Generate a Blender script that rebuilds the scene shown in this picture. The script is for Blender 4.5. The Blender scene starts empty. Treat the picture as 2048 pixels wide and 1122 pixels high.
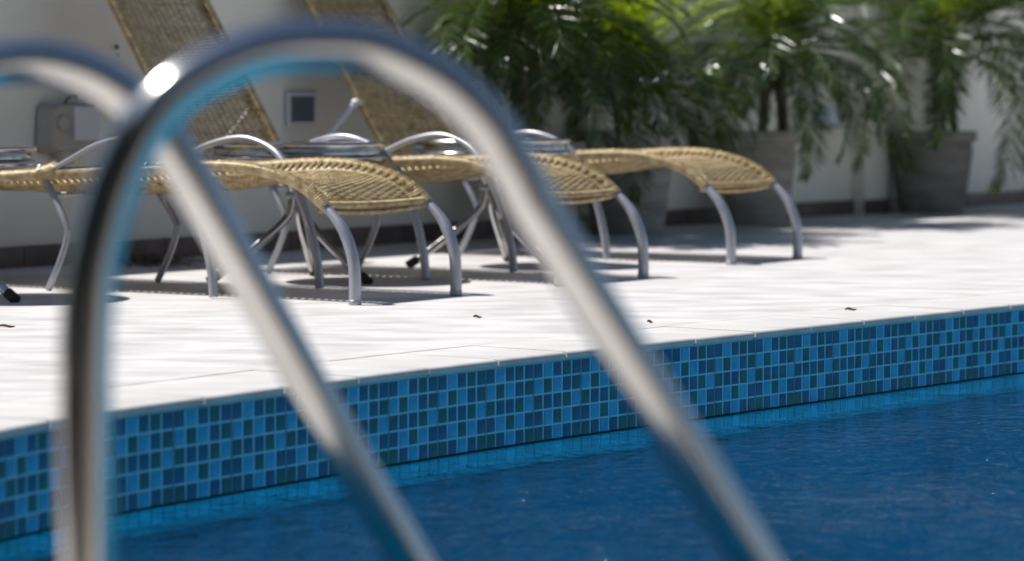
import bpy, math, random
from mathutils import Vector, Matrix
random.seed(7)
R = math.radians
S = bpy.context.scene
COL = S.collection

# ------------------------------------------------------------ camera, sky, sun, exposure
cam_d = bpy.data.cameras.new('camera'); cam = bpy.data.objects.new('camera', cam_d); COL.objects.link(cam)
cam_d.lens = 36.0 * 6000 / 2048; cam_d.sensor_width = 36.0
cam.location = (0, 0, 0.56)
cam.rotation_euler = (R(90) - math.atan(356 / 6000), 0, 0)
cam_d.clip_start = 0.05; cam_d.clip_end = 2000
cam_d.dof.use_dof = True; cam_d.dof.focus_distance = 7.25; cam_d.dof.aperture_fstop = 3.3
S.camera = cam

SUN = Vector((-0.62, 0.08, 1.0)).normalized()          # towards the sun
el = math.asin(SUN.z); az = math.atan2(SUN.x, SUN.y)
W = bpy.data.worlds.new('World'); S.world = W; W.use_nodes = True
nt = W.node_tree; nt.nodes.clear()
sky = nt.nodes.new('ShaderNodeTexSky'); sky.sky_type = 'NISHITA'; sky.sun_disc = False
sky.sun_elevation = el; sky.sun_rotation = az; sky.air_density = 1.0; sky.dust_density = 0.4; sky.ozone_density = 1.8
bg = nt.nodes.new('ShaderNodeBackground'); bg.inputs[1].default_value = 0.06
wo = nt.nodes.new('ShaderNodeOutputWorld'); nt.links.new(sky.outputs[0], bg.inputs[0]); nt.links.new(bg.outputs[0], wo.inputs[0])
sl = bpy.data.lights.new('sun', 'SUN'); sl.energy = 5.0; sl.angle = R(0.53); sl.color = (1.0, 0.975, 0.945)
so = bpy.data.objects.new('sun', sl); COL.objects.link(so); so.rotation_euler = SUN.to_track_quat('Z', 'Y').to_euler()
S.view_settings.view_transform = 'Standard'; S.view_settings.look = 'None'
S.view_settings.exposure = 0.38; S.view_settings.gamma = 1.0; S.view_settings.use_curve_mapping = False
S.cycles.max_bounces = 10; S.cycles.transparent_max_bounces = 12; S.cycles.use_denoising = True
S.cycles.sample_clamp_indirect = 6.0

# ------------------------------------------------------------ materials
def mat(name, col=(.5, .5, .5), rough=.6, metal=0., spec=.5):
    m = bpy.data.materials.new(name); m.use_nodes = True
    b = m.node_tree.nodes['Principled BSDF']
    b.inputs['Base Color'].default_value = (*col, 1); b.inputs['Roughness'].default_value = rough
    b.inputs['Metallic'].default_value = metal; b.inputs['Specular IOR Level'].default_value = spec
    return m
def nd(m, t, **k):
    n = m.node_tree.nodes.new(t)
    for a, v in k.items(): setattr(n, a, v)
    return n
def lk(m, a, b): m.node_tree.links.new(a, b)
def mottle(m, c1, c2, scale=5., detail=6., mapping=(1, 1, 1), rot=0., bump=0., bscale=None, lo=.3, hi=.7, bdist=.01, rough=None, island=0.):
    """colour varied between c1 and c2 by noise in object space, optional relief"""
    b = m.node_tree.nodes['Principled BSDF']
    tc = nd(m, 'ShaderNodeTexCoord'); mp = nd(m, 'ShaderNodeMapping')
    mp.inputs['Scale'].default_value = mapping; mp.inputs['Rotation'].default_value = (0, 0, rot)
    lk(m, tc.outputs['Object'], mp.inputs[0])
    n = nd(m, 'ShaderNodeTexNoise'); n.inputs['Scale'].default_value = scale; n.inputs['Detail'].default_value = detail
    lk(m, mp.outputs[0], n.inputs['Vector'])
    r = nd(m, 'ShaderNodeValToRGB'); r.color_ramp.elements[0].position = lo; r.color_ramp.elements[1].position = hi
    r.color_ramp.elements[0].color = (*c1, 1); r.color_ramp.elements[1].color = (*c2, 1)
    lk(m, n.outputs['Fac'], r.inputs[0]); out = r.outputs[0]
    if island:
        g = nd(m, 'ShaderNodeNewGeometry'); mr = nd(m, 'ShaderNodeMapRange')
        mr.inputs['To Min'].default_value = 1 - island; mr.inputs['To Max'].default_value = 1 + island
        lk(m, g.outputs['Random Per Island'], mr.inputs[0])
        mx = nd(m, 'ShaderNodeVectorMath', operation='SCALE'); lk(m, out, mx.inputs[0]); lk(m, mr.outputs[0], mx.inputs['Scale'])
        out = mx.outputs[0]
    lk(m, out, b.inputs['Base Color'])
    if rough:
        rr = nd(m, 'ShaderNodeMapRange'); rr.inputs['To Min'].default_value = rough[0]; rr.inputs['To Max'].default_value = rough[1]
        lk(m, n.outputs['Fac'], rr.inputs[0]); lk(m, rr.outputs[0], b.inputs['Roughness'])
    if bump:
        n2 = nd(m, 'ShaderNodeTexNoise'); n2.inputs['Scale'].default_value = bscale or scale * 6; n2.inputs['Detail'].default_value = 5
        lk(m, mp.outputs[0], n2.inputs['Vector'])
        bp = nd(m, 'ShaderNodeBump'); bp.inputs['Strength'].default_value = bump; bp.inputs['Distance'].default_value = bdist
        lk(m, n2.outputs['Fac'], bp.inputs['Height']); lk(m, bp.outputs[0], b.inputs['Normal'])
    return m

M = {}
M['deck'] = mottle(mat('deck_stone', rough=.75), (.415, .39, .375), (.565, .545, .535), 4.0, 12, (1.0, 2.0, 1), R(4), .6, 9, .32, .60, .004)
M['coping'] = mottle(mat('coping_stone', rough=.6), (.45, .43, .405), (.575, .555, .535), 5, 7, (1, 2.2, 1), 0, .2, 40, .25, .7, .002)
M['bed'] = mottle(mat('mortar', rough=.9), (.45, .43, .41), (.58, .56, .53), 30, 4)
M['wall'] = mottle(mat('wall_render', rough=.9), (.78, .74, .65), (.90, .87, .79), 1.4, 8, (1, 1, 1), 0, .35, 130, .3, .75, .003)
M['cap'] = mottle(mat('wall_cap_stone', rough=.7), (.42, .37, .3), (.55, .5, .42), 6, 6)
M['skirt'] = mottle(mat('skirting_tile', rough=.45), (.085, .052, .045), (.16, .11, .10), 9, 6, island=0)
M['grout'] = mottle(mat('pool_grout', rough=.6), (.18, .52, .66), (.26, .62, .76), 25, 5)
M['joint'] = mottle(mat('sheet_joint', rough=.7), (.09, .20, .26), (.15, .28, .34), 40, 4)
def tilemat(n, c, c2):
    m = mottle(mat(n, rough=.3, spec=.28), c, c2, 22, 5, lo=.35, hi=.65)
    return m
M['N'] = tilemat('navy_glass_tile', (.0, .078, .175), (.0, .13, .26))
M['L'] = tilemat('light_blue_glass_tile', (.008, .27, .50), (.025, .38, .64))
M['G'] = tilemat('green_teal_glass_tile', (.0, .088, .115), (.002, .145, .165))
M['C'] = tilemat('aqua_glass_tile', (.04, .74, .96), (.10, .86, 1.0))
M['metal_rail'] = mat('polished_steel', (.78, .77, .75), .09, 1.0)
mottle(M['metal_rail'], (.62, .60, .57), (.72, .70, .67), 9, 5, rough=(.11, .18))
M['alu'] = mottle(mat('grey_aluminium', rough=.38, metal=.55), (.30, .31, .35), (.40, .41, .45), 14, 5, rough=(.3, .45))
M['chrome'] = mottle(mat('table_chrome', rough=.15, metal=1), (.34, .33, .32), (.56, .55, .54), 20, 5, rough=(.08, .25))
M['rubber'] = mottle(mat('black_rubber', rough=.8), (.015, .015, .016), (.035, .035, .035), 40, 3)
M['wicker'] = mottle(mat('tan_wicker', rough=.33, spec=.8), (.24, .15, .048), (.60, .47, .25), 35, 4, island=.22)
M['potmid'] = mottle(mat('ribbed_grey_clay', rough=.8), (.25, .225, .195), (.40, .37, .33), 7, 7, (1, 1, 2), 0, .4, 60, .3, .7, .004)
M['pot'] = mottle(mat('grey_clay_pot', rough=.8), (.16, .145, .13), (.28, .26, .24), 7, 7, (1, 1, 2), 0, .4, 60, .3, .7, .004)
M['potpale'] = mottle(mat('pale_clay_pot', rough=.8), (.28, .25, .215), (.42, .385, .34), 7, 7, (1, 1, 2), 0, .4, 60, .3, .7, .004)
M['soil'] = mottle(mat('soil', rough=1), (.035, .028, .022), (.09, .072, .055), 40, 5)
M['bark'] = mottle(mat('palm_bark', rough=.95), (.05, .04, .032), (.15, .12, .09), 30, 6, (1, 1, .4), 0, .8, 60, .3, .7, .01)
M['plastic'] = mottle(mat('grey_plastic', rough=.5), (.40, .37, .31), (.48, .45, .39), 12, 4)
M['paleplastic'] = mottle(mat('pale_plastic', rough=.4), (.66, .66, .72), (.74, .74, .8), 12, 4)
M['dark'] = mat('dark_void', (.012, .014, .018), .9)
M['louvre'] = mottle(mat('slate_louvre', rough=.5), (.20, .24, .29), (.28, .32, .37), 30, 4)
M['whitelamp'] = mottle(mat('milky_lamp_shade', rough=.35), (.62, .65, .70), (.72, .75, .8), 6, 4)
M['dry'] = mottle(mat('dry_leaf', rough=.8), (.05, .03, .015), (.17, .11, .06), 30, 4, island=.4)

def leafmat(name, c1, c2, tcol, tfac=.38):
    m = mottle(mat(name, rough=.2, spec=.9), c1, c2, 11, 4, island=.35)
    b = m.node_tree.nodes['Principled BSDF']; o = m.node_tree.nodes['Material Output']
    t = nd(m, 'ShaderNodeBsdfTranslucent'); t.inputs[0].default_value = (*tcol, 1)
    mx = nd(m, 'ShaderNodeMixShader'); mx.inputs[0].default_value = tfac
    lk(m, b.outputs[0], mx.inputs[1]); lk(m, t.outputs[0], mx.inputs[2]); lk(m, mx.outputs[0], o.inputs[0])
    return m
M['leaf'] = leafmat('palm_leaflet', (.010, .030, .009), (.045, .08, .017), (.16, .24, .01), .33)
M['leafnew'] = leafmat('young_palm_leaflet', (.07, .13, .012), (.15, .22, .03), (.50, .62, .03), .6)
M['stalk'] = mottle(mat('palm_stalk', rough=.4), (.08, .11, .02), (.16, .19, .05), 10, 4)
M['hedge'] = leafmat('hedge_leaf', (.018, .034, .02), (.045, .065, .035), (.05, .08, .02), .2)

M['added_planting'] = leafmat('added_planting_leaf', (.05, .065, .06), (.11, .13, .12), (.06, .08, .04), .15)  # leaves of the unseen planting added to darken the rail reflections
# water: fresnel mirror over a tinted clear body, wind ripples as relief
m = bpy.data.materials.new('pool_water'); m.use_nodes = True; m.node_tree.nodes.clear(); M['water'] = m
tc = nd(m, 'ShaderNodeTexCoord')
def wnoise(scale, mapping, rot, detail=4, dist=.4):
    mp = nd(m, 'ShaderNodeMapping'); mp.inputs['Scale'].default_value = mapping; mp.inputs['Rotation'].default_value = (0, 0, rot)
    lk(m, tc.outputs['Object'], mp.inputs[0])
    n = nd(m, 'ShaderNodeTexNoise'); n.inputs['Scale'].default_value = scale; n.inputs['Detail'].default_value = detail
    n.inputs['Distortion'].default_value = dist
    lk(m, mp.outputs[0], n.inputs['Vector']); return n
n1 = wnoise(3.4, (1.25, .8, 1), .3, 4); n2 = wnoise(17, (1, 1, 1), -.5, 3, .8); n3 = wnoise(1.6, (1, 1, 1), 1.1, 2)
b1 = nd(m, 'ShaderNodeBump'); b1.inputs['Distance'].default_value = .10; b1.inputs['Strength'].default_value = 1
b2 = nd(m, 'ShaderNodeBump'); b2.inputs['Distance'].default_value = .030; b2.inputs['Strength'].default_value = 1
# calmer close to the far edge, choppier in the open water: strength follows a broad patch pattern
rp = nd(m, 'ShaderNodeMapRange'); rp.inputs['From Min'].default_value = .35; rp.inputs['From Max'].default_value = .65
rp.inputs['To Min'].default_value = .3; rp.inputs['To Max'].default_value = 1.0
sx = nd(m, 'ShaderNodeSeparateXYZ'); lk(m, tc.outputs['Object'], sx.inputs[0])      # wind reaches the open water, the far left bay lies in the lee
ly = nd(m, 'ShaderNodeMath', operation='MULTIPLY_ADD'); ly.inputs[1].default_value = -.86; lk(m, sx.outputs[1], ly.inputs[0])
lx = nd(m, 'ShaderNodeMath', operation='MULTIPLY_ADD'); lx.inputs[1].default_value = 1.0; lk(m, sx.outputs[0], lx.inputs[0]); lx.inputs[2].default_value = 0; lk(m, lx.outputs[0], ly.inputs[2])
lee = nd(m, 'ShaderNodeMapRange'); lee.inputs['From Min'].default_value = -5.55; lee.inputs['From Max'].default_value = -4.7; lee.inputs['To Min'].default_value = .12; lee.inputs['To Max'].default_value = 2.1
lk(m, ly.outputs[0], lee.inputs[0])
rp2 = nd(m, 'ShaderNodeMath', operation='MULTIPLY'); lk(m, n3.outputs['Fac'], rp.inputs[0]); lk(m, rp.outputs[0], rp2.inputs[0]); lk(m, lee.outputs[0], rp2.inputs[1]); rp = rp2; lk(m, rp.outputs[0], b1.inputs['Strength']); lk(m, rp.outputs[0], b2.inputs['Strength'])
lk(m, n1.outputs['Fac'], b1.inputs['Height']); lk(m, n2.outputs['Fac'], b2.inputs['Height']); lk(m, b1.outputs[0], b2.inputs['Normal'])
fr = nd(m, 'ShaderNodeFresnel'); fr.inputs['IOR'].default_value = 1.33; lk(m, b2.outputs[0], fr.inputs['Normal'])
tr = nd(m, 'ShaderNodeBsdfTransparent'); tr.inputs[0].default_value = (.32, .96, 1.0, 1)
gl = nd(m, 'ShaderNodeBsdfGlossy'); gl.inputs['Roughness'].default_value = .03; gl.inputs[0].default_value = (.95, .97, 1, 1)
lk(m, b2.outputs[0], gl.inputs['Normal'])
mx = nd(m, 'ShaderNodeMixShader'); lk(m, fr.outputs[0], mx.inputs[0]); lk(m, tr.outputs[0], mx.inputs[1]); lk(m, gl.outputs[0], mx.inputs[2])
ou = nd(m, 'ShaderNodeOutputMaterial'); lk(m, mx.outputs[0], ou.inputs[0])

M['deepwall'] = mottle(mat('deep_blue_pool_wall', rough=.6), (.0, .185, .30), (.004, .27, .41), 4, 5)
# procedural mosaic for the submerged shell: cells in UV (u along the wall, v down), random tile colour, pale grout
m = mat('submerged_mosaic', rough=.35); M['mosaic'] = m
tc = nd(m, 'ShaderNodeTexCoord'); fl = nd(m, 'ShaderNodeVectorMath', operation='FLOOR'); fc = nd(m, 'ShaderNodeVectorMath', operation='FRACTION')
lk(m, tc.outputs['UV'], fl.inputs[0]); lk(m, tc.outputs['UV'], fc.inputs[0])
wn = nd(m, 'ShaderNodeTexWhiteNoise', noise_dimensions='2D'); lk(m, fl.outputs[0], wn.inputs[0])
cr = nd(m, 'ShaderNodeValToRGB'); cr.color_ramp.interpolation = 'CONSTANT'
cr.color_ramp.elements[0].color = (.0, .15, .27, 1); cr.color_ramp.elements[1].position = .38; cr.color_ramp.elements[1].color = (.0, .18, .26, 1)
e = cr.color_ramp.elements.new(.64); e.color = (.0, .24, .38, 1)
lk(m, wn.outputs[0], cr.inputs[0])
sp = nd(m, 'ShaderNodeSeparateXYZ'); lk(m, fc.outputs[0], sp.inputs[0])
gx = nd(m, 'ShaderNodeMath', operation='LESS_THAN'); gx.inputs[1].default_value = .09; lk(m, sp.outputs[0], gx.inputs[0])
gy = nd(m, 'ShaderNodeMath', operation='LESS_THAN'); gy.inputs[1].default_value = .09; lk(m, sp.outputs[1], gy.inputs[0])
gm = nd(m, 'ShaderNodeMath', operation='MAXIMUM'); lk(m, gx.outputs[0], gm.inputs[0]); lk(m, gy.outputs[0], gm.inputs[1])
mc = nd(m, 'ShaderNodeMix', data_type='RGBA'); lk(m, gm.outputs[0], mc.inputs['Factor']); lk(m, cr.outputs[0], mc.inputs['A']); mc.inputs['B'].default_value = (.01, .34, .48, 1)
lk(m, mc.outputs['Result'], m.node_tree.nodes['Principled BSDF'].inputs['Base Color'])

# ------------------------------------------------------------ mesh helpers
class MB:
    def __init__(s): s.v = []; s.f = []; s.mi = []; s.k = 0
    def add(s, vs, fs, mi=None):
        o = len(s.v); s.v += [tuple(p) for p in vs]; s.f += [tuple(i + o for i in f) for f in fs]
        s.mi += [s.k if mi is None else mi] * len(fs)
    def box(s, c, size, rot=None):
        x, y, z = [a / 2 for a in size]; c = Vector(c)
        P = [Vector((i, j, k)) for i in (-x, x) for j in (-y, y) for k in (-z, z)]
        if rot: P = [rot @ p for p in P]
        s.add([p + c for p in P], [(0, 1, 3, 2), (4, 6, 7, 5), (0, 4, 5, 1), (2, 3, 7, 6), (0, 2, 6, 4), (1, 5, 7, 3)])
    def tube(s, pts, r, n=10, cap=True, flat=None):
        """r: number or per-point list; parallel transported frame; flat=(a,b) scales the section"""
        pts = [Vector(p) for p in pts]; N = len(pts)
        rr = r if hasattr(r, '__len__') else [r] * N
        T = [(pts[min(i + 1, N - 1)] - pts[max(i - 1, 0)]).normalized() for i in range(N)]
        a = Vector((0, 0, 1)) if abs(T[0].z) < .9 else Vector((1, 0, 0))
        u = (a - T[0] * a.dot(T[0])).normalized(); vs = []
        fa, fb = flat or (1, 1)
        for i in range(N):
            u = (u - T[i] * u.dot(T[i])).normalized(); w = T[i].cross(u)
            for k in range(n):
                t = 2 * math.pi * k / n
                vs.append(pts[i] + (u * math.cos(t) * fa + w * math.sin(t) * fb) * rr[i])
        fs = [(i * n + k, i * n + (k + 1) % n, (i + 1) * n + (k + 1) % n, (i + 1) * n + k) for i in range(N - 1) for k in range(n)]
        if cap: fs += [tuple(range(n - 1, -1, -1)), tuple((N - 1) * n + k for k in range(n))]
        s.add(vs, fs)
    def lathe(s, prof, n=40, c=(0, 0, 0), cap=True):
        c = Vector(c); vs = []
        for r, z in prof:
            for k in range(n): vs.append(c + Vector((r * math.cos(2 * math.pi * k / n), r * math.sin(2 * math.pi * k / n), z)))
        fs = [(i * n + k, i * n + (k + 1) % n, (i + 1) * n + (k + 1) % n, (i + 1) * n + k) for i in range(len(prof) - 1) for k in range(n)]
        if cap: fs += [tuple(range(n - 1, -1, -1)), tuple((len(prof) - 1) * n + k for k in range(n))]
        s.add(vs, fs)
    def mesh(s, name, mats, smooth=True, auto=None):
        me = bpy.data.meshes.new(name); me.from_pydata(s.v, [], s.f)
        for q in (mats if isinstance(mats, (list, tuple)) else [mats]): me.materials.append(q)
        if isinstance(mats, (list, tuple)) and len(mats) > 1: me.polygons.foreach_set('material_index', s.mi)
        me.polygons.foreach_set('use_smooth', [bool(smooth)] * len(me.polygons))
        me.update()
        if auto is not None: me.set_sharp_from_angle(angle=R(auto))
        return me
def tag(o, label=None, cat=None, group=None, kind=None):
    if label: o['label'] = label
    if cat: o['category'] = cat
    if group: o['group'] = group
    if kind: o['kind'] = kind
    return o
def obj(name, me, parent=None, loc=None, rot=None):
    o = bpy.data.objects.new(name, me); COL.objects.link(o); o.parent = parent
    if loc is not None: o.location = loc
    if rot is not None: o.rotation_euler = rot
    return o
def build(name, mb, mats, parent=None, smooth=True, auto=None): return obj(name, mb.mesh(name, mats, smooth, auto), parent)
def empty(name, loc=(0, 0, 0), rz=0.):
    return obj(name, None, None, loc, (0, 0, rz))
def copy_tree(o, parent=None):
    c = o.copy(); COL.objects.link(c); c.parent = parent
    for ch in [x for x in bpy.data.objects if x.parent == o]: copy_tree(ch, c)
    return c
def spline(P, n=12, closed=False):
    """Catmull-Rom through the points (any dimension)"""
    P = [Vector(p) for p in P]; N = len(P); out = []
    for i in range(N if closed else N - 1):
        g = (lambda j: P[j % N]) if closed else (lambda j: P[min(max(j, 0), N - 1)])
        a, b, c, d = g(i - 1), g(i), g(i + 1), g(i + 2)
        for k in range(n):
            t = k / n
            out.append(.5 * ((2 * b) + (c - a) * t + (2 * a - 5 * b + 4 * c - d) * t * t + (3 * b - a - 3 * c + d) * t ** 3))
    if not closed: out.append(P[-1])
    return out
def resample(P, step, closed=False):
    P = [Vector(p) for p in P]
    if closed: P = P + [P[0]]
    L = [0]
    for a, b in zip(P, P[1:]): L.append(L[-1] + (b - a).length)
    n = max(1, round(L[-1] / step)); out = []; j = 0
    for i in range(n + (0 if closed else 1)):
        s = L[-1] * i / n
        while j < len(P) - 2 and L[j + 1] < s: j += 1
        t = (s - L[j]) / max(1e-9, L[j + 1] - L[j]); out.append(P[j].lerp(P[j + 1], t))
    return out, L[-1]

# ------------------------------------------------------------ pool outline (plan, metres)
OUT = [(-.729, 5.487), (-.56, 5.76), (-.379, 6.045), (-.16, 6.375), (.085, 6.71), (.451, 7.165), (.78, 7.58), (1.106, 7.985), (1.44, 8.395),
       (2.0, 9.02), (2.75, 9.6), (3.6, 9.85), (4.5, 9.5), (5.1, 8.4), (5.3, 6.8), (5.1, 5.0), (4.5, 3.2), (3.5, 1.9), (2.2, 1.4), (1.0, 1.55),
       (.38, 1.98), (-.04, 2.46), (-.36, 2.93), (-.7, 3.5), (-.93, 4.1), (-1.0, 4.6), (-.9, 5.1)]
OUT = [(x, y, 0) for x, y in OUT]
TW = .0350                                              # mosaic column pitch
ring, PER = resample(spline(OUT, 24, True), TW, True)
ncol = len(ring) - len(ring) % 5
ring, PER = resample(spline(OUT, 24, True), PER / ncol + 1e-9, True)
ncol = len(ring)
tang = [(ring[(i + 1) % ncol] - ring[i - 1]).normalized() for i in range(ncol)]
inw = [Vector((t.y, -t.x, 0)) for t in tang]            # towards the water (the outline runs clockwise)
cen = sum(ring, Vector()) / ncol
if (cen - ring[0]).dot(inw[0]) < 0: inw = [-a for a in inw]
ZT, TH, ZW = -.020, .0356, -.198
DEPTH = -1.35

# pool basin: grout-coloured wall above, mosaic below
basin = tag(empty('pool_basin', (0, 0, 0)), 'mosaic lined swimming pool basin with curved edge', 'pool', kind='structure')
def strip(z0, z1, off, mats, name, uv=False, kind=None):
    mb = MB()
    for z in (z0, z1): mb.v += [tuple(ring[i] + inw[i] * off + Vector((0, 0, z))) for i in range(ncol)]
    for i in range(ncol):
        j = (i + 1) % ncol; mb.f.append((i, j, ncol + j, ncol + i)); mb.mi.append(0)
    o = build(name, mb, mats, basin, smooth=True)
    if uv:
        l = o.data.uv_layers.new(name='UVMap'); h = (z0 - z1) / TH
        for i in range(ncol):
            for k, c in enumerate(((i, 0), (i + 1, 0), (i + 1, -h), (i, -h))): l.data[i * 4 + k].uv = c
    return o
strip(.0 - .004, ZW - .048, 0, M['grout'], 'grout_band')
strip(ZW - .048, DEPTH, .0015, M['deepwall'], 'submerged_wall', uv=False)
fb = MB(); fb.v = [tuple(ring[i] + Vector((0, 0, DEPTH))) for i in range(ncol)]; fb.f = [tuple(range(ncol))]; fb.mi = [0]
flo = build('pool_floor', fb, mottle(mat('blue_pool_floor', rough=.6), (.0, .24, .40), (.004, .34, .52), 3, 5), basin, smooth=False)
l = flo.data.uv_layers.new(name='UVMap')
for li, lp in enumerate(flo.data.loops):
    c = flo.data.vertices[lp.vertex_index].co; l.data[li].uv = (c.x / .06, c.y / .06)

# tiles: a repeating five by five sheet
SHEET = ['NLNGN', 'LGLNG', 'GNNGL', 'NLGLN', 'GNLNG']
def tile_geo():
    w, h, t, b = TW - .0062, TH - .0046, .0010, .0006
    v = []
    for (ww, hh, yy) in ((w, h, 0), (w, h, t - b * .6), (w - 2 * b, h - 2 * b, t)):
        v += [(-ww / 2, yy, -hh / 2), (ww / 2, yy, -hh / 2), (ww / 2, yy, hh / 2), (-ww / 2, yy, hh / 2)]
    f = [(i + a, i + (a + 1) % 4, i + 4 + (a + 1) % 4, i + 4 + a) for i in (0, 4) for a in range(4)] + [(8, 9, 10, 11)]
    return v, f
tv, tf = tile_geo()
tm = {}
for k in 'NLGC':
    mb = MB(); mb.add(tv, tf); tm[k] = mb.mesh('tile_' + k, M[k], smooth=False)
camv = Vector((0, 0, .56))
cols_near = []
i0 = min(range(ncol), key=lambda i: (ring[i] - Vector((-.9, 5.1, 0))).length)
step = 1 if (ring[(i0 + 5) % ncol].y > ring[i0].y) else -1
near = [(i0 + step * k) % ncol for k in range(-1, 59)]
nearset = set(near)
rest = {k: MB() for k in ('far',)}
for i in range(ncol):
    j = (i + 1) % ncol
    p = (ring[i] + ring[j]) / 2; n = ((inw[i] + inw[j]) / 2).normalized()
    tx = (ring[j] - ring[i]).normalized(); a = math.atan2(tx.y, tx.x)
    if tx.cross(Vector((0, 0, 1))).dot(n) > 0: a += math.pi
    rowsn = 6 if (p.y > 4.6 and p.x < 2.4) else 5
    for r in range(rowsn):
        c = SHEET[r][i % 5] if r < 5 else ('C' if r == 5 else SHEET[(r + 2) % 5][(i * 2 + r) % 5])
        if r >= 6 and c == 'L': c = 'N'
        z = ZT - TH * (r + .5)
        jit = random.uniform(-.0004, .0004)
        pos = p + n * .0003 + Vector((0, 0, z)) + tx * jit
        if i in nearset and r < 5:
            obj('tile', tm[c], basin, pos, (random.uniform(-.012, .012), 0, a + random.uniform(-.01, .01)))
        else:
            Mx = Matrix.Translation(pos) @ Matrix.Rotation(a, 4, 'Z') @ Matrix.Rotation(random.uniform(-.012, .012), 4, 'X')
            rest['far'].add([Mx @ Vector(q) for q in tv], tf, 'NLGC'.index(c))
tag(build('tile_field', rest['far'], [M[k] for k in 'NLGC'], basin, smooth=False), kind='stuff')
jb = MB()
for i in range(0, ncol, 5):
    a = math.atan2(tang[i].y, tang[i].x)
    jb.box(ring[i] + inw[i] * .0001 + Vector((0, 0, (ZT + ZW) / 2)), (.0032, .0012, ZT - ZW), Matrix.Rotation(a, 3, 'Z'))
tag(build('sheet_joint', jb, M['joint'], basin, smooth=False), kind='stuff')
wl = MB()
for z in (ZW + .0035, ZW - .001): wl.v += [tuple(ring[i] + inw[i] * .0018 + Vector((0, 0, z))) for i in range(ncol)]
for i in range(ncol):
    j = (i + 1) % ncol; wl.f.append((i, j, ncol + j, ncol + i)); wl.mi.append(0)
build('waterline_stain', wl, M['dark'], basin)

# water surface
wb = MB(); wb.v = [tuple(ring[i] + inw[i] * .0005 + Vector((0, 0, ZW - .001))) for i in range(ncol)]; wb.f = [tuple(range(ncol))]; wb.mi = [0]
wat = tag(build('pool_water', wb, M['water'], None, smooth=False), 'rippled dark blue pool water', 'water', kind='structure')
if wat.data.polygons[0].normal.z < 0: wat.data.flip_normals()

# coping stones: bullnosed slabs along the edge
SW, SD, ST, OV = .252, .26, .022, .015
cring, cper = resample(spline(OUT, 24, True), .028, True)
nc = len(cring); ct = [(cring[(i + 1) % nc] - cring[i - 1]).normalized() for i in range(nc)]
ci = [Vector((t.y, -t.x, 0)) for t in ct]
if (cen - cring[0]).dot(ci[0]) < 0: ci = [-a for a in ci]
prof = [(-SD, -ST), (-SD, -.001), (-SD + .002, 0), (OV - .011, 0), (OV - .006, -.001), (OV - .002, -.004), (OV, -.0085), (OV - .001, -.0135), (OV - .005, -.018), (OV - .012, -ST)]
deck = tag(empty('pool_deck', (0, 0, 0)), 'pale stone pool deck with bullnosed coping', 'deck', kind='structure')
k = 0
while k < nc:
    e = min(k + 9, nc); mb = MB(); idx = list(range(k, e + 1))
    dz = random.uniform(-.0006, .0006); dn = random.uniform(-.0012, .0012)
    for s, q in enumerate(idx):
        q0 = q % nc; base = cring[q0].copy()
        if s == 0: base += ct[q0] * .002
        if s == len(idx) - 1: base -= ct[q0] * .002
        for (a, z) in prof:
            mb.v.append(tuple(base + ci[q0] * (a + dn) + Vector((0, 0, z + dz))))
    n = len(prof)
    for s in range(len(idx) - 1):
        for a in range(n): mb.f.append((s * n + a, s * n + (a + 1) % n, (s + 1) * n + (a + 1) % n, (s + 1) * n + a)); mb.mi.append(0)
    mb.f += [tuple(range(n)), tuple((len(idx) - 1) * n + a for a in range(n))]; mb.mi += [0, 0]
    build('coping_stone', mb, M['coping'], deck, auto=35)
    k = e
def fillring(inner, z, name, mats, parent, outer=None):
    import bmesh
    bm = bmesh.new(); E = []
    for loop in (inner, outer or [Vector((-90, -60, 0)), Vector((90, -60, 0)), Vector((90, 120, 0)), Vector((-90, 120, 0))]):
        vs = [bm.verts.new((p.x, p.y, z)) for p in loop]
        E += [bm.edges.new((vs[i], vs[(i + 1) % len(vs)])) for i in range(len(vs))]
    bmesh.ops.triangle_fill(bm, edges=E, use_beauty=True, use_dissolve=False)
    bmesh.ops.recalc_face_normals(bm, faces=bm.faces)
    if bm.faces and sum(f.normal.z for f in bm.faces) < 0: bmesh.ops.reverse_faces(bm, faces=bm.faces)
    me = bpy.data.meshes.new(name); bm.to_mesh(me); bm.free(); me.materials.append(mats)
    return obj(name, me, parent)
def offs(d): return [cring[i] - ci[i] * d for i in range(0, nc, 2)]
fillring(offs(SD + .0015), 0.0, 'paving', M['deck'], deck)
fillring(offs(-.0), -.0025, 'mortar_bed', M['bed'], deck, outer=offs(SD + .02))

# ------------------------------------------------------------ boundary wall
WD = Vector((.5704, .8214, 0)); WN = Vector((.8214, -.5704, 0))        # along the wall, and out of it towards the pool
WO = Vector((0, 12.6, 0))
def onwall(t, z=0, out=0.):
    """point of the wall face that lies on the sight line with lateral slope t"""
    d = 12.6 / (1 - 1.44 * t); return Vector((t * d, d, z)) + WN * out
WROT = Matrix((WD, WN, Vector((0, 0, 1)))).transposed()                 # local x along, y outwards, z up
wang = math.atan2(WD.y, WD.x)
def wallspace(loc): o = empty('x', loc, 0); o.rotation_euler = WROT.to_euler(); return o
wall = tag(empty('boundary_wall', WO), 'low cream rendered wall behind the loungers with brown skirting', 'wall')
wall.rotation_euler = (0, 0, wang)
mb = MB(); mb.box((1, .11, .53), (26, .2, 1.06)); o = build('render_face', mb, M['wall'], wall, smooth=False)
mb = MB(); mb.box((1, .11, 1.083), (26.1, .22, .045)); build('wall_cap', mb, M['cap'], wall, smooth=False)
mb = MB(); mb.box((3.12, -.03, .53), (.24, .08, 1.058)); build('pilaster', mb, M['wall'], wall, smooth=False)
x = -4.0
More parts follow.
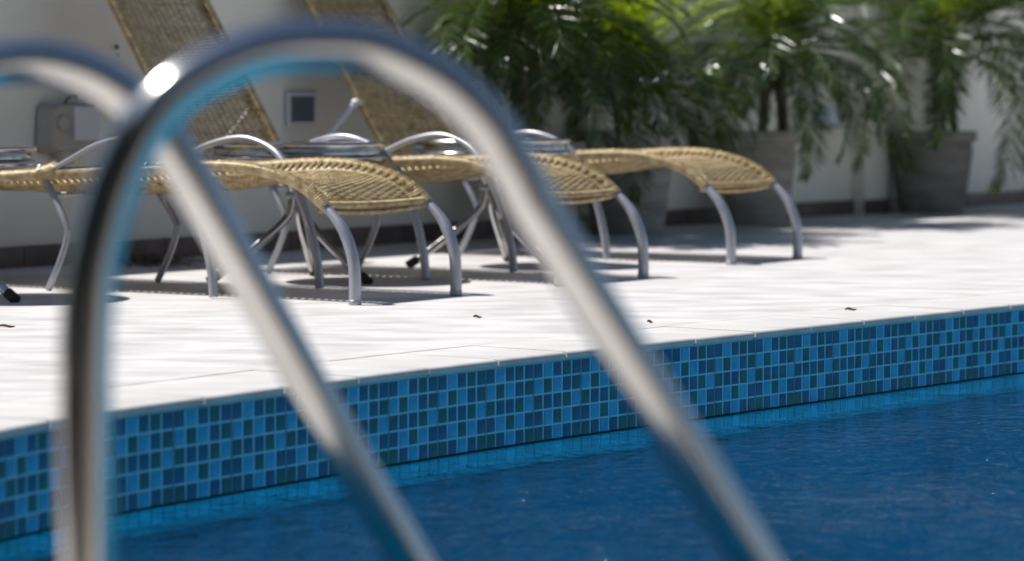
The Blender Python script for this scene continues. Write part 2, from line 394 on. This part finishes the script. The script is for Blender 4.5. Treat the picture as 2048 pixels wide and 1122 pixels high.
while x < 9:
    w = .36
    if True:
        mb = MB(); mb.box((x + w / 2, .003, .036 + random.uniform(-.0008, .0008)), (w - .005, .018 + random.uniform(0, .003), .072))
        build('skirting_tile', mb, M['skirt'], wall, smooth=False)
    x += w

mb = MB(); mb.box((3.12, -.074, .0365), (.25, .012, .073)); build('skirting_tile', mb, M['skirt'], wall, smooth=False)
# wall box (grey housing, dial, pale panel), vent, lamp, hooks
def on_wall(name, t, z): 
    o = empty(name, onwall(t, z)); o.rotation_euler = (0, 0, wang + math.pi)       # local +x to the left, +y out of the wall
    return o
ub = on_wall('utility_box', -.1495, .47)
tag(ub, 'grey wall box with round dial and pale square panel left of the arched rails', 'utility box')
mb = MB()
pr = [(-.13, -.065), (-.12, .078), (-.10, .088), (.10, .088), (.125, .07), (.135, -.06), (.11, -.085), (-.10, -.085)]
n = len(pr); mb.v = [(x, 0, z) for x, z in pr] + [(x * .95, .06, z * .93) for x, z in pr] + [(x * .88, .07, z * .86) for x, z in pr]
mb.f = [(a, (a + 1) % n, n + (a + 1) % n, n + a) for a in range(n)] + [(n + a, n + (a + 1) % n, 2 * n + (a + 1) % n, 2 * n + a) for a in range(n)] + [tuple(2 * n + a for a in range(n))]
mb.mi = [0] * len(mb.f); build('housing', mb, M['plastic'], ub, auto=30)
mb = MB(); mb.v = []; mb.lathe([(.030, 0), (.030, .012), (.026, .016), (.022, .012), (.0, .012)], 28, cap=False)
mb.v = [(x + .075, .069 + z, y + .018) for x, y, z in mb.v]; build('dial', mb, M['plastic'], ub, auto=40)
mb = MB(); mb.box((-.035, .076, .018), (.125, .014, .115)); build('panel', mb, M['paleplastic'], ub, smooth=False)
mb = MB(); mb.lathe([(.0, -.05), (.03, -.045), (.045, -.02), (.048, .0)], 24, cap=False); mb.v = [(x + .03, .04 + y * .7, z - .075) for x, y, z in mb.v]
build('socket_cover', mb, M['plastic'], ub)
mb = MB(); mb.tube(spline([(.02, .03, .088), (.015, .04, .105), (-.01, .045, .118), (-.04, .03, .116), (-.06, .004, .108)], 6), .004, 6); build('cable', mb, M['rubber'], ub)

vt = on_wall('wall_vent', -.0705, .535); tag(vt, 'small square louvred vent set in the cream wall between the raised backrests', 'vent')
mb = MB()
for (c, s) in (((0, .006, .056), (.17, .014, .014)), ((0, .006, -.056), (.17, .014, .014)), ((-.078, .006, 0), (.014, .014, .0975)), ((.078, .006, 0), (.014, .014, .0975))): mb.box(c, s)
build('frame', mb, M['paleplastic'], vt, smooth=False)
mb = MB(); mb.box((0, .0035, 0), (.14, .004, .097)); build('backing', mb, M['rubber'], vt, smooth=False)
mb = MB(); mb.box((0, 0, 0), (.140, .003, .013), Matrix.Rotation(R(35), 3, 'X')); sm = mb.mesh('slat', M['louvre'], smooth=False)
for k in range(6): obj('slat', sm, vt, (0, .012, -.039 + k * .0156))

wlm = on_wall('wall_lamp', .1050, .47); tag(wlm, 'pale half dome lamp on the wall between the two right hand palms', 'wall lamp')
mb = MB()
P = []; nu, nv = 20, 8
for j in range(nv + 1):
    for i in range(nu + 1):
        a = math.pi * i / nu; b = math.pi / 2 * j / nv
        P.append((.12 * math.cos(a) * math.cos(b), .10 * math.sin(a) * math.cos(b), -.02 + .10 * math.sin(b)))
mb.add(P, [(j * (nu + 1) + i, j * (nu + 1) + i + 1, (j + 1) * (nu + 1) + i + 1, (j + 1) * (nu + 1) + i) for j in range(nv) for i in range(nu)])
build('lamp_shade', mb, M['whitelamp'], wlm)
mb = MB(); mb.box((0, .056, -.030), (.26, .112, .018)); build('lamp_base', mb, M['plastic'], wlm, smooth=False)
for (t, z, r, lab) in ((-.1315, .755, .009, 'larger dark plug hole in the wall above the grey utility box'), (-.1312, .727, .0045, 'tiny dark screw hole just below the larger plug hole in the wall')):
    mb = MB(); mb.lathe([(r * .5, .0), (r, .001), (r, .003), (r * .6, .005)], 14)
    mb.v = [(x, z2, y) for x, y, z2 in mb.v]
    o = build('wall_plug', mb, M['rubber']); o.location = onwall(t, z); o.rotation_euler = (0, 0, wang + math.pi)
    tag(o, lab, 'wall plug')

# ------------------------------------------------------------ loungers
HW = .245
RAIL = [(.10, .270), (.15, .308), (.22, .342), (.32, .366), (.43, .378), (.57, .375), (.76, .363), (.95, .355), (1.14, .348), (1.42, .332)]
FLAT = RAIL + [(1.7, .33), (2.04, .335)]
def railfn(P):
    c = spline([(q, z) + (0,) for q, z in P], 14)
    def f(q):
        for a, b in zip(c, c[1:]):
            if a.x <= q <= b.x: return a.y + (b.y - a.y) * (q - a.x) / max(1e-9, b.x - a.x)
        return c[-1].y if q > c[-1].x else c[0].y
    return c, f
def wrapped(mb, pts, r, pitch=.0075, n=8, amp=.16):
    P, L = resample(pts, pitch / 4)
    mb.tube(P, [r * (1 + amp * math.cos(2 * math.pi * k / 4)) for k in range(len(P))], n)
def smooth01(t): t = min(1, max(0, t)); return t * t * (3 - 2 * t)
def weave(mb, surf, length, pitch, yin, amp=.0022, conn=True):
    """surf(s, y) -> point and up normal; cross strands, lengthwise warps, edge loops with open slots"""
    ns = int(length / pitch); ny = 26
    for i in range(ns + 1):
        s = i * pitch; P = []
        for k in range(ny + 1):
            y = -yin + 2 * yin * k / ny; p, n = surf(s, y)
            P.append(p + n * (amp * (1 if (k // 2 + i) % 2 else -1) if 0 < k < ny else 0))
        mb.tube(P, pitch * .56, 5, flat=(.62, 1.0))
    for k in range(0, 14):
        y = -yin + 2 * yin * (k + .5) / 14; P = []
        for i in range(0, ns + 1, 3):
            p, n = surf(i * pitch, y); P.append(p - n * .002)
        mb.tube(P, .0028, 4)
    for sg in (-1, 1):                                   # edge braid of the panel
        P = [surf(s * length / 60, sg * yin)[0] for s in range(61)]
        wrapped(mb, P, .0062, .009, 6, .3)
        if conn:
            m_ = int(length / .027)
            for i in range(m_):
                s = (i + .5) * .027
                for e in (-.0034, .0034):
                    a, n = surf(s + e, sg * yin); b = surf(s + e, sg * HW)[0]
                    mb.tube([a, a.lerp(b, .5) + n * .003, b + n * .017, b + Vector((0, sg * .017, 0))], .0034, 5)
def make_lounger(flat=False):
    root = empty('sun_lounger')
    c, zf = railfn(FLAT if flat else RAIL)
    qend = c[-1].x
    for sg in (-1, 1):
        mb = MB(); wrapped(mb, [(-p.x, sg * HW, p.y) for p in c], .0165, .0078, 9, .13)
        build('side_rail', mb, M['wicker'], root)
    y_in = .186
    def seat(s, y):
        q = .115 + s; z = zf(q)
        sag = .060 * smooth01((q - .10) / .55) * (.55 + .45 * smooth01((1.45 - q) / .3)) + .006
        e = .004; dz = (zf(q + e) - zf(q - e)) / (2 * e)
        n = Vector((dz, 0, 1)).normalized()
        return Vector((-q, y, z - sag * (1 - (y / HW) ** 2))), n
    mb = MB(); weave(mb, seat, qend - .135, .0080, y_in, .0013)
    wrapped(mb, [(-.108, y * HW / 10, .276 - .006 * (1 - (y / 10) ** 2)) for y in range(-10, 11)], .0095, .008, 8, .2)
    P = [(-.120, y * HW / 10, .260 - .012 * (1 - (y / 10) ** 2)) for y in range(-10, 11)]
    wrapped(mb, P, .007, .008, 7, .25)
    wrapped(mb, [(-qend + .008, y * HW / 10, zf(qend) - .005) for y in range(-10, 11)], .012, .008, 8, .15)
    build('seat', mb, M['wicker'], root)
    feet = []
    for sg in (-1, 1):
        mb = MB(); pts = spline([(0.0, sg * HW, .004), (0, sg * HW, .07), (-.008, sg * HW, .135), (-.038, sg * HW, .205), (-.080, sg * HW, .252), (-.112, sg * HW, .276)], 8)
        mb.tube(pts, [.0172 if p.z < .2 else .0172 - .0045 * min(1, (p.z - .2) / .06) for p in pts], 14); lg = build('front_leg', mb, M['alu'], root)
        mb = MB(); mb.lathe([(.0175, 0), (.0185, .002), (.0185, .012), (.0177, .014)], 14, (0, sg * HW, 0)); build('foot_cap', mb, M['alu'], lg)
        yo = sg * (HW + .004)
        mb = MB(); pts = spline([(-.50, yo, .004), (-.508, yo, .08), (-.53, yo, .17), (-.565, yo, .262), (-.62, yo, .36), (-.69, yo + sg * .012, .420), (-.80, yo + sg * .018, .452), (-.92, yo + sg * .016, .436), (-1.03, yo + sg * .008, .394), (-1.13, yo, .352)], 8)
        mb.tube(pts, [.0138 if p.z < .36 and p.x > -.7 else (.0092 + .0046 * max(0, 1 - abs(p.x + .62) / .1)) for p in pts], 12); am = build('armrest', mb, M['alu'], root)
        mb = MB(); wrapped(mb, [(-1.10, yo, .364), (-1.135, yo, .352), (-1.16, yo, .350)], .021, .007, 9, .12); build('wicker_binding', mb, M['wicker'], am)
        mb = MB(); wrapped(mb, [(-.612, yo, .345), (-.640, yo, .378)], .017, .007, 9, .12); build('wicker_binding', mb, M['wicker'], am)
        mb = MB(); pts = spline([(-1.175, yo - sg * .01, .372), (-1.12, yo - sg * .01, .285), (-1.062, yo, .20), (-1.055, yo, .165), (-1.085, yo, .09), (-1.135, yo, .004)], 8)
        mb.tube(pts, .0105, 12); build('rear_leg', mb, M['alu'], root)
    mb = MB(); mb.tube([(-1.118, -HW, .285), (-1.118, HW, .285)], .008, 10)
    build('cross_bar', mb, M['alu'], root)
    # backrest
    if not flat:
        A = Vector((-1.43, 0, .335)); B = Vector((-1.865, 0, 1.015)); D = (B - A); Lb = D.length; D.normalize(); Nn = Vector((D.z, 0, -D.x))
        def back(s, y): return A + D * (s + .02) + Vector((0, y, 0)) + Nn * (-.022 * (1 - (y / HW) ** 2)), Nn
        mb = MB(); weave(mb, back, Lb - .05, .0135, .215, .0006, conn=True)
        build('backrest', mb, M['wicker'], root)
        mb = MB()
        for sg in (-1, 1): wrapped(mb, [A + Vector((0, sg * HW, 0)), A.lerp(B, .5) + Vector((0, sg * HW, 0)), B + Vector((0, sg * HW, 0))], .0165, .0135, 9, .3)
        wrapped(mb, [B + Vector((0, -HW, 0)), B, B + Vector((0, HW, 0))], .0165, .0135, 9, .3)
        build('back_frame', mb, M['wicker'], root)
        for sg in (-1, 1):
            mb = MB(); p = A.lerp(B, .33) + Vector((-.012, sg * (HW + .02), 0))
            mb.tube([p, p + Vector((-.16, 0, -.155)), p + Vector((-.24, -sg * .01, -.235))], .0105, 10)
            mb.lathe([(0, -.016), (.013, -.012), (.018, 0), (.013, .012), (0, .016)], 14, p, cap=False)
            build('back_strut', mb, M['paleplastic'], root)
        mb = MB()
        for sg in (-1, 1): mb.tube(spline([(-1.40, sg * HW, .325), (-1.56, sg * HW, .316), (-1.72, sg * HW, .31)], 4), .011, 10)
        mb.tube([(-1.70, -HW, .31), (-1.70, HW, .31)], .011, 10); build('rear_rail', mb, M['alu'], root)
    return root
def put(o, x, y, ang, label):
    o.location = (x, y, 0); o.rotation_euler = (0, 0, ang)
    V = Vector((math.cos(ang), math.sin(ang), 0)); U = Vector((-V.y, V.x, 0)); p = Vector((x, y, 0)) + U * HW
    o.location = p; tag(o, label, 'sun lounger', 'wicker sun loungers lined up by the pool'); return o
LA = math.atan2(-.555, .832)
l2 = make_lounger(); put(l2, .147, 9.154, LA, 'tan wicker lounger in the middle of the row, raised backrest crossed by the blurred rail')
l3 = copy_tree(l2); put(l3, .756, 10.342, LA + R(.5), 'farthest tan wicker lounger, nearest the potted palms, its backrest raised in shade')
arm3 = [x for x in bpy.data.objects if x.parent == l3 and x.name.startswith('armrest')]
for x in arm3:
    if x.data.vertices[0].co.y > 0:
        for y_ in [c for c in bpy.data.objects if c.parent == x]: bpy.data.objects.remove(y_)
        bpy.data.objects.remove(x)
l1 = make_lounger(True); put(l1, -.435, 8.292, LA, 'nearest tan wicker lounger, lying flat beside the wall box')

# ------------------------------------------------------------ tables
def make_table():
    root = empty('side_table')
    r = .278
    mb = MB(); mb.lathe([(.0, .421), (r - .01, .421), (r - .002, .423), (r, .427), (r, .431), (r - .003, .4345), (r - .014, .436), (.0, .4355)], 64, cap=False); build('table_top', mb, M['chrome'], root, auto=40)
    mb = MB(); mb.lathe([(r - .03, .420), (r - .016, .4205), (r - .014, .418), (r - .014, .400), (r - .018, .398), (r - .03, .398)], 64, cap=False); build('apron', mb, M['chrome'], root, auto=40)
    mb = MB(); mb.lathe([(r - .014, .397), (r - .006, .396), (r - .001, .391), (r - .001, .386), (r - .006, .381), (r - .016, .380), (r - .024, .384), (r - .024, .393), (r - .014, .397)], 64, cap=False); build('lower_ring', mb, M['chrome'], root)
    for a in (205, 322, 84):
        a = R(a); dx, dy = math.cos(a), math.sin(a)
        mb = MB()
        P = spline([(dx * .25, dy * .25, .392), (dx * .16, dy * .16, .375), (dx * .05, dy * .05, .345), (dx * .022, dy * .022, .30), (dx * .022, dy * .022, .235), (dx * .05, dy * .05, .185), (dx * .15, dy * .15, .105), (dx * .275, dy * .275, .016)], 8)
        mb.tube(P, .0132, 12); lg = build('leg', mb, M['chrome'], root)
        mb = MB(); mb.tube([Vector((dx * .262, dy * .262, .027)), Vector((dx * .296, dy * .296, .006))], .0155, 12); build('rubber_foot', mb, M['rubber'], lg, auto=40)
    mb = MB(); mb.lathe([(.034, .262), (.038, .266), (.038, .276), (.034, .28)], 20); build('collar', mb, M['alu'], root)
    return root
t2 = make_table(); TL = 'round chrome side tables beside the loungers'
for o, x, y, a, lab in ((t2, -.672, 9.404, 0, 'round chrome side table between the nearest and middle loungers'),
                        (copy_tree(t2), -.075, 10.285, R(-6), 'round chrome side table between the middle and farthest loungers'),
                        (copy_tree(t2), -1.635, 8.56, R(4), 'round chrome side table cut by the picture edge at the nearest lounger head')):
    o.location = (x, y, 0); o.rotation_euler = (0, 0, a); tag(o, lab, 'side table', TL)

# ------------------------------------------------------------ pool handrails
def railpt(px, py, d):
    """a point d metres ahead; the arch was measured on its own upright plane"""
    F = Vector((0, math.cos(math.atan(356 / 6000)), -math.sin(math.atan(356 / 6000)))); U = Vector((0, -F.z, F.y))
    r = F + Vector((1, 0, 0)) * ((px - 1024) / 6000) + U * ((561 - py) / 6000)
    return Vector((0, 0, .56)) + r * (d / r.y)
RB = [(-.3585, 2.52, .0), (-.3585, 2.52, .12)] + [tuple(railpt(x, y, 2.52 + (x - 170) * 1.6e-4)) for x, y in
      ((172, 900), (172, 700), (182, 560), (202, 460), (232, 365), (282, 262), (350, 185), (440, 130), (540, 96), (640, 88), (740, 97), (835, 137), (915, 190), (985, 264), (1040, 352), (1090, 446), (1210, 640), (1370, 900), (1507, 1122))]
e = Vector(RB[-1]) - Vector(RB[-2]); e.normalize()
RB += [tuple(Vector(RB[-1]) + e * .3), tuple(Vector(RB[-1]) + e * .62), tuple(Vector(RB[-1]) + e * .74 + Vector((-.04, 0, -.1))), tuple(Vector(RB[-1]) + e * .74 + Vector((-.05, 0, -.4)))]
def handrail(P, lab, r=.0222):
    root = empty('pool_handrail', (P[0][0], P[0][1], 0)); off = Vector((P[0][0], P[0][1], 0))
    mb = MB(); mb.tube([p - off for p in spline(P, 9)], r, 24); build('tube', mb, M['metal_rail'], root)
    mb = MB(); mb.lathe([(.048, 0), (.048, .004), (.044, .010), (.028, .016), (.0235, .024), (.0215, .026)], 32); build('escutcheon', mb, M['metal_rail'], root)
    tag(root, lab, 'handrail', 'polished steel pool handrails in the foreground'); return root
handrail(RB, 'closer and larger arched steel handrail, spanning the middle of the view')
sc_ = 1.0
dA = 2.98
RA = []
pa = [(-352, 900), (-352, 700), (-342, 570), (-322, 470), (-290, 380), (-240, 290), (-180, 220), (-110, 165), (-35, 134), (50, 121), (130, 131), (205, 160), (270, 206), (325, 265), (374, 340), (430, 436), (522, 600), (690, 900), (822, 1122)]
RA = [tuple(railpt(x, y, dA - .05 + (x + 352) * 1.85e-4)) for x, y in pa]
RA = [(RA[0][0], RA[0][1], 0.), (RA[0][0], RA[0][1], .1)] + RA
e = Vector(RA[-1]) - Vector(RA[-2]); e.normalize()
RA += [tuple(Vector(RA[-1]) + e * .3), tuple(Vector(RA[-1]) + e * .55), tuple(Vector(RA[-1]) + e * .66 + Vector((-.04, 0, -.1))), tuple(Vector(RA[-1]) + e * .66 + Vector((-.05, 0, -.4)))]
handrail(RA, 'farther arched steel handrail, seen behind the larger one at upper left')

# ------------------------------------------------------------ potted palms
def make_pot(name, x, y, H, r_top, r_bot, ribs, material, label, rot=0):
    root = empty(name, (x, y, 0), rot)
    prof = [(0, 0), (r_bot, 0), (r_bot + .004, .006)]
    n = 60
    for i in range(1, n):
        t = i / n; z = .01 + t * (H - .07)
        r = r_bot + (r_top * .93 - r_bot) * (t ** .72) - .05 * r_top * max(0, (t - .85) / .15) ** 2
        if ribs and t < .96: r += .009 * (abs(math.sin(t * math.pi * ribs)) - .5)
        prof.append((r, z))
    prof += [(r_top * .88, H - .066), (r_top * .89, H - .058), (r_top * .97, H - .050), (r_top * .995, H - .042), (r_top, H - .030), (r_top * .995, H - .010), (r_top * .98, H), (r_top * .92, H), (r_top * .90, H - .012), (r_top * .86, H - .05)]
    mb = MB(); mb.lathe(prof, 56, cap=False); build('pot_body', mb, material, root, auto=50)
    mb = MB(); mb.lathe([(r_top * .88, H - .045), (r_top * .5, H - .03), (.0, H - .028)], 30, cap=False); build('soil', mb, M['soil'], root)
    return tag(root, label, 'plant pot', 'clay pots along the wall')
def frond_mesh(L, droop, nl, ll, new=False, seed=0, twist=0.):
    rg = random.Random(seed); mb = MB()
    # rachis: leaves the crown along +x, bends down
    pts = []; a = 0.; p = Vector((0, 0, 0)); n = 14; sway = rg.uniform(-.25, .25)
    for i in range(n + 1):
        pts.append(p.copy()); t = i / n
        ang = -droop * t ** 1.25; p = p + Vector((math.cos(ang) * math.cos(sway * t), math.cos(ang) * math.sin(sway * t), math.sin(ang))) * L / n
    mb.k = 1; mb.tube(pts, [.0042 * (1 - .75 * i / n) + .0006 for i in range(n + 1)], 5); mb.k = 0
    for s in range(nl):
        t = .13 + .86 * s / (nl - 1); f = t * n; i = min(int(f), n - 1); q = pts[i].lerp(pts[i + 1], f - i)
        T = (pts[i + 1] - pts[i]).normalized(); side = T.cross(Vector((0, 0, 1))).normalized(); up = side.cross(T)
        l = ll * (math.sin(math.pi * min(1, (t * .86 + .12))) ** .55) * rg.uniform(.85, 1.1)
        for sg in (-1, 1):
            if rg.random() < .04: continue
            sw = rg.uniform(.55, .85) if t < .85 else .95 + rg.uniform(0, .25)
            d = (side * sg * math.cos(sw * .9) + T * math.sin(sw * .9) + up * rg.uniform(-.05, .28)).normalized()
            w = .0052 * rg.uniform(.8, 1.15); g = Vector((0, 0, -1)) * l * rg.uniform(.10, .34)
            m1 = q + d * l * .45 + g * .25; e1 = q + d * l * .97 + g
            wd = d.cross(up).normalized(); 
            wv = (wd * .75 + up * rg.uniform(-.6, .6)).normalized() * w
            mb.add([q - wv * .35, q + wv * .35, m1 + wv, m1 - wv, e1], [(0, 1, 2, 3), (3, 2, 4)])
    return mb.mesh('frond', [M['leafnew'] if new else M['leaf'], M['stalk']], smooth=False)
FR = []
for k in range(7): FR.append((False, frond_mesh(1, 1.1 + .17 * k, 66, .215 - .005 * k, False, k)))
for k in range(3): FR.append((True, frond_mesh(1, .45 + .25 * k, 42, .22, True, 20 + k)))
OLD = [f for n_, f in FR if not n_]; NEW = [f for n_, f in FR if n_]
def palm(name, x, y, z0, zc, trunks, nf, L, label, seed, el_bias=0., newf=.22, avoid=None):
    rg = random.Random(seed); root = empty(name, (x, y, z0))
    h = zc - z0; tb = MB()
    for (dx, dy, r) in trunks:
        P = spline([(dx * 1.3, dy * 1.3, 0), (dx, dy, h * .4), (dx * .8, dy * .8, h * .8), (dx * .6, dy * .6, h + .03)], 8)
        P, _ = resample(P, .012)
        tb.tube(P, [r * (1 + .13 * (i % 3 == 0) + .25 * (i / len(P)) ** 3) for i in range(len(P))], 10)
        for i in range(26):                              # old leaf bases
            t = rg.uniform(.35, 1); a = rg.uniform(0, 6.28); q = P[int(t * (len(P) - 1))]
            o = Vector((math.cos(a), math.sin(a), 0)); tb.tube([q + o * r * .8, q + o * (r * 1.3) + Vector((0, 0, .018)), q + o * (r * 1.9) + Vector((0, 0, .04))], [.006, .005, .002], 4)
    build('trunk', tb, M['bark'], root)
    g = 0
    for i in range(nf):
        t = (i + .5) / nf; a = g + rg.uniform(-.2, .2); g += 2.39996
        el_ = R(84) * (1 - t) ** .8 - R(12) * t + el_bias + rg.uniform(-.12, .12)
        if t < newf: me = rg.choice(NEW); l = L * rg.uniform(.75, .95)
        else:
            me = OLD[min(6, int(t * 7))]; l = L * rg.uniform(.85, 1.12)
        dx, dy, r = trunks[i % len(trunks)]
        if avoid is not None:                            # fronds press up short of the wall
            c_ = math.cos(a - avoid)
            if c_ > .3: l *= max(.45, 1 - .5 * c_)
        o = obj('frond', me, root, (dx * .6 + math.cos(a) * r, dy * .6 + math.sin(a) * r, h + .02 - .10 * t), (rg.uniform(-.3, .3), -el_, a)); o.scale = (l, l, l)
    return tag(root, label, 'palm', 'pygmy date palms in pots')
AV = math.atan2(-WN.y, -WN.x)
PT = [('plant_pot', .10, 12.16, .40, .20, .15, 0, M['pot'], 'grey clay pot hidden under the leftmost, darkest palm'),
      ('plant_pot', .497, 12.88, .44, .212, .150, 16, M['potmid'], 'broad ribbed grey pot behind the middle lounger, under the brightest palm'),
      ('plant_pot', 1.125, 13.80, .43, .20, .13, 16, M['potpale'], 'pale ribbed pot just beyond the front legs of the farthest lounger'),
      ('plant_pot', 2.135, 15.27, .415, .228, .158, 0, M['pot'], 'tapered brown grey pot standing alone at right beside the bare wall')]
for a in PT: make_pot(*a)
palm('potted_palm', .03, 12.16, .36, .88, [(0, 0, .035), (.05, .03, .025)], 92, .74, 'dark green palm at the left end of the palm row, crossed by the steel arch', 3, avoid=AV)
palm('potted_palm', .475, 12.88, .40, .64, [(0, 0, .04)], 72, .70, 'bright yellow green palm with upright new fronds above the middle lounger', 5, el_bias=.30, newf=.5, avoid=AV)
palm('potted_palm', 1.20, 13.80, .39, .82, [(-.04, 0, .022), (.04, .02, .024)], 66, .72, 'twin stemmed palm drooping over the pale ribbed pot', 8, el_bias=-.05, avoid=AV)
palm('potted_palm', 2.17, 15.27, .375, .90, [(0, 0, .035), (.06, -.02, .02)], 56, 1.0, 'rightmost palm with long arching fronds hanging past its pot', 11, el_bias=.0, avoid=AV)

# ------------------------------------------------------------ hedge beyond the wall
hb = MB(); rg = random.Random(4)
for i in range(26000):
    s = rg.uniform(-9, 13); hz = (1.85 if s < 2.5 else max(1.25, 1.85 - (s - 2.5) * .3)) + .25 * math.sin(s * .9) + .15 * math.sin(s * 2.3 + 1)
    dpt = rg.uniform(1.5, 2.8); z = hz * rg.uniform(.35, 1) ** .6 * (1 - .15 * abs(dpt - 2.1)) * 1.12 + rg.gauss(0, .05)
    p = WO + WD * s - WN * dpt + Vector((0, 0, z)); sz = rg.uniform(.03, .06)
    a = Vector((rg.gauss(0, 1), rg.gauss(0, 1), rg.gauss(0, .6))).normalized(); b = a.cross(Vector((rg.gauss(0, 1), rg.gauss(0, 1), rg.gauss(0, 1)))).normalized()
    hb.add([p - a * sz, p - b * sz * .4, p + a * sz, p + b * sz * .4], [(0, 1, 2, 3)])
tag(build('hedge', hb, M['hedge'], smooth=False), 'dark green hedge growing behind the low wall', 'hedge', kind='stuff')

# unseen planting added behind the camera so the rails mirror something dark
gb = MB(); rg = random.Random(6); line = spline([(-4.6, 3.4, 0), (-3.6, 1.0, 0), (-2.6, -.8, 0), (-1.2, -1.9, 0), (1.2, -2.4, 0), (4, -2.0, 0), (7.5, -1, 0)], 30)
for i in range(30000):
    c = line[rg.randrange(len(line) - 1)]; p = c + Vector((rg.gauss(0, .25), rg.gauss(0, .25), 3.4 * rg.random() ** .8 + .05)); sz = rg.uniform(.08, .16)
    a = Vector((rg.gauss(0, 1), rg.gauss(0, 1), rg.gauss(0, .6))).normalized(); b = a.cross(Vector((rg.gauss(0, 1), rg.gauss(0, 1), rg.gauss(0, 1)))).normalized()
    gb.add([p - a * sz, p - b * sz * .5, p + a * sz, p + b * sz * .5], [(0, 1, 2, 3)])
tag(build('hedge', gb, M['added_planting'], smooth=False), 'unseen tall planting added to darken the steel rail reflections', 'hedge', kind='stuff')

bp_ = [(-6, 4.2, 0), (-3.2, 3.3, 0), (-2.0, 2.6, 0), (-1.1, 2.2, 0), (-.35, 1.75, 0), (.3, 1.35, 0), (1.0, 1.05, 0), (2.2, .9, 0), (9, .4, 0), (9, -6, 0), (-6, -6, 0)]  # unseen soil sheet, added so the rail posts mirror dark ground
bb = MB(); bb.v = [(x, y, .004) for x, y, z in bp_]; bb.f = [tuple(range(len(bp_) - 1, -1, -1))]; bb.mi = [0]
o = tag(build('added_dark_bed', bb, M['soil'], smooth=False), 'unseen dark soil bed added to darken the rail reflections', 'added bed', kind='structure')
if o.data.polygons[0].normal.z < 0: o.data.flip_normals()

# ------------------------------------------------------------ small litter
def twig(x, y, L, a, lab, seed):
    rg = random.Random(seed); mb = MB()
    P = [(L * (k / 6 - .5), rg.gauss(0, L * .03), .003 + .002 * math.sin(k)) for k in range(7)]
    mb.tube(P, [.0022, .003, .0035, .003, .0026, .002, .0012], 6)
    mb.add([(L * .1, 0, .004), (L * .25, L * .10, .006), (L * .42, L * .04, .003), (L * .24, -L * .04, .007)], [(0, 1, 2, 3)])
    o = build('fallen_leaf', mb, M['dry']); o.location = (x, y, .001); o.rotation_euler = (0, 0, a)
    tag(o, lab, 'fallen leaf')
def gnd(px, py):
    q = railpt(px, py, 1.0) - Vector((0, 0, .56)); return Vector((0, 0, .56)) + q * (-.56 / q.z)
for px, py, L, a, lab in ((1702, 621, .035, .3, 'curled dry leaf on the deck close to the coping at right'), (1300, 646, .014, .1, 'small dark leaf speck on the deck just right of the big rail'),
                          (955, 636, .022, .0, 'thin dry leaf lying on the open deck left of the big rail'), (14, 655, .04, .05, 'dark twig on the deck at the far left below the table shadow')):
    p = gnd(px, py); twig(p.x, p.y, L, a, lab, int(px))
lb = MB(); rg = random.Random(9)
for i in range(900):
    c = gnd(300 + rg.gauss(0, 45), 528 + rg.gauss(0, 5)); c.z = abs(rg.gauss(0, .012)) + .002
    if (c - WO).dot(WN) < .03: continue
    L = rg.uniform(.01, .045); a = rg.uniform(0, 6.28); d = Vector((math.cos(a), math.sin(a), rg.uniform(-.2, .5))) * L; w = Vector((-math.sin(a), math.cos(a), .2)) * .003
    lb.add([c - w, c + w, c + d + w * .4, c + d - w * .4], [(0, 1, 2, 3)])
tag(build('leaf_litter', lb, M['dry'], smooth=False), 'brown dry leaf litter swept against the wall foot', 'leaf litter', kind='stuff')
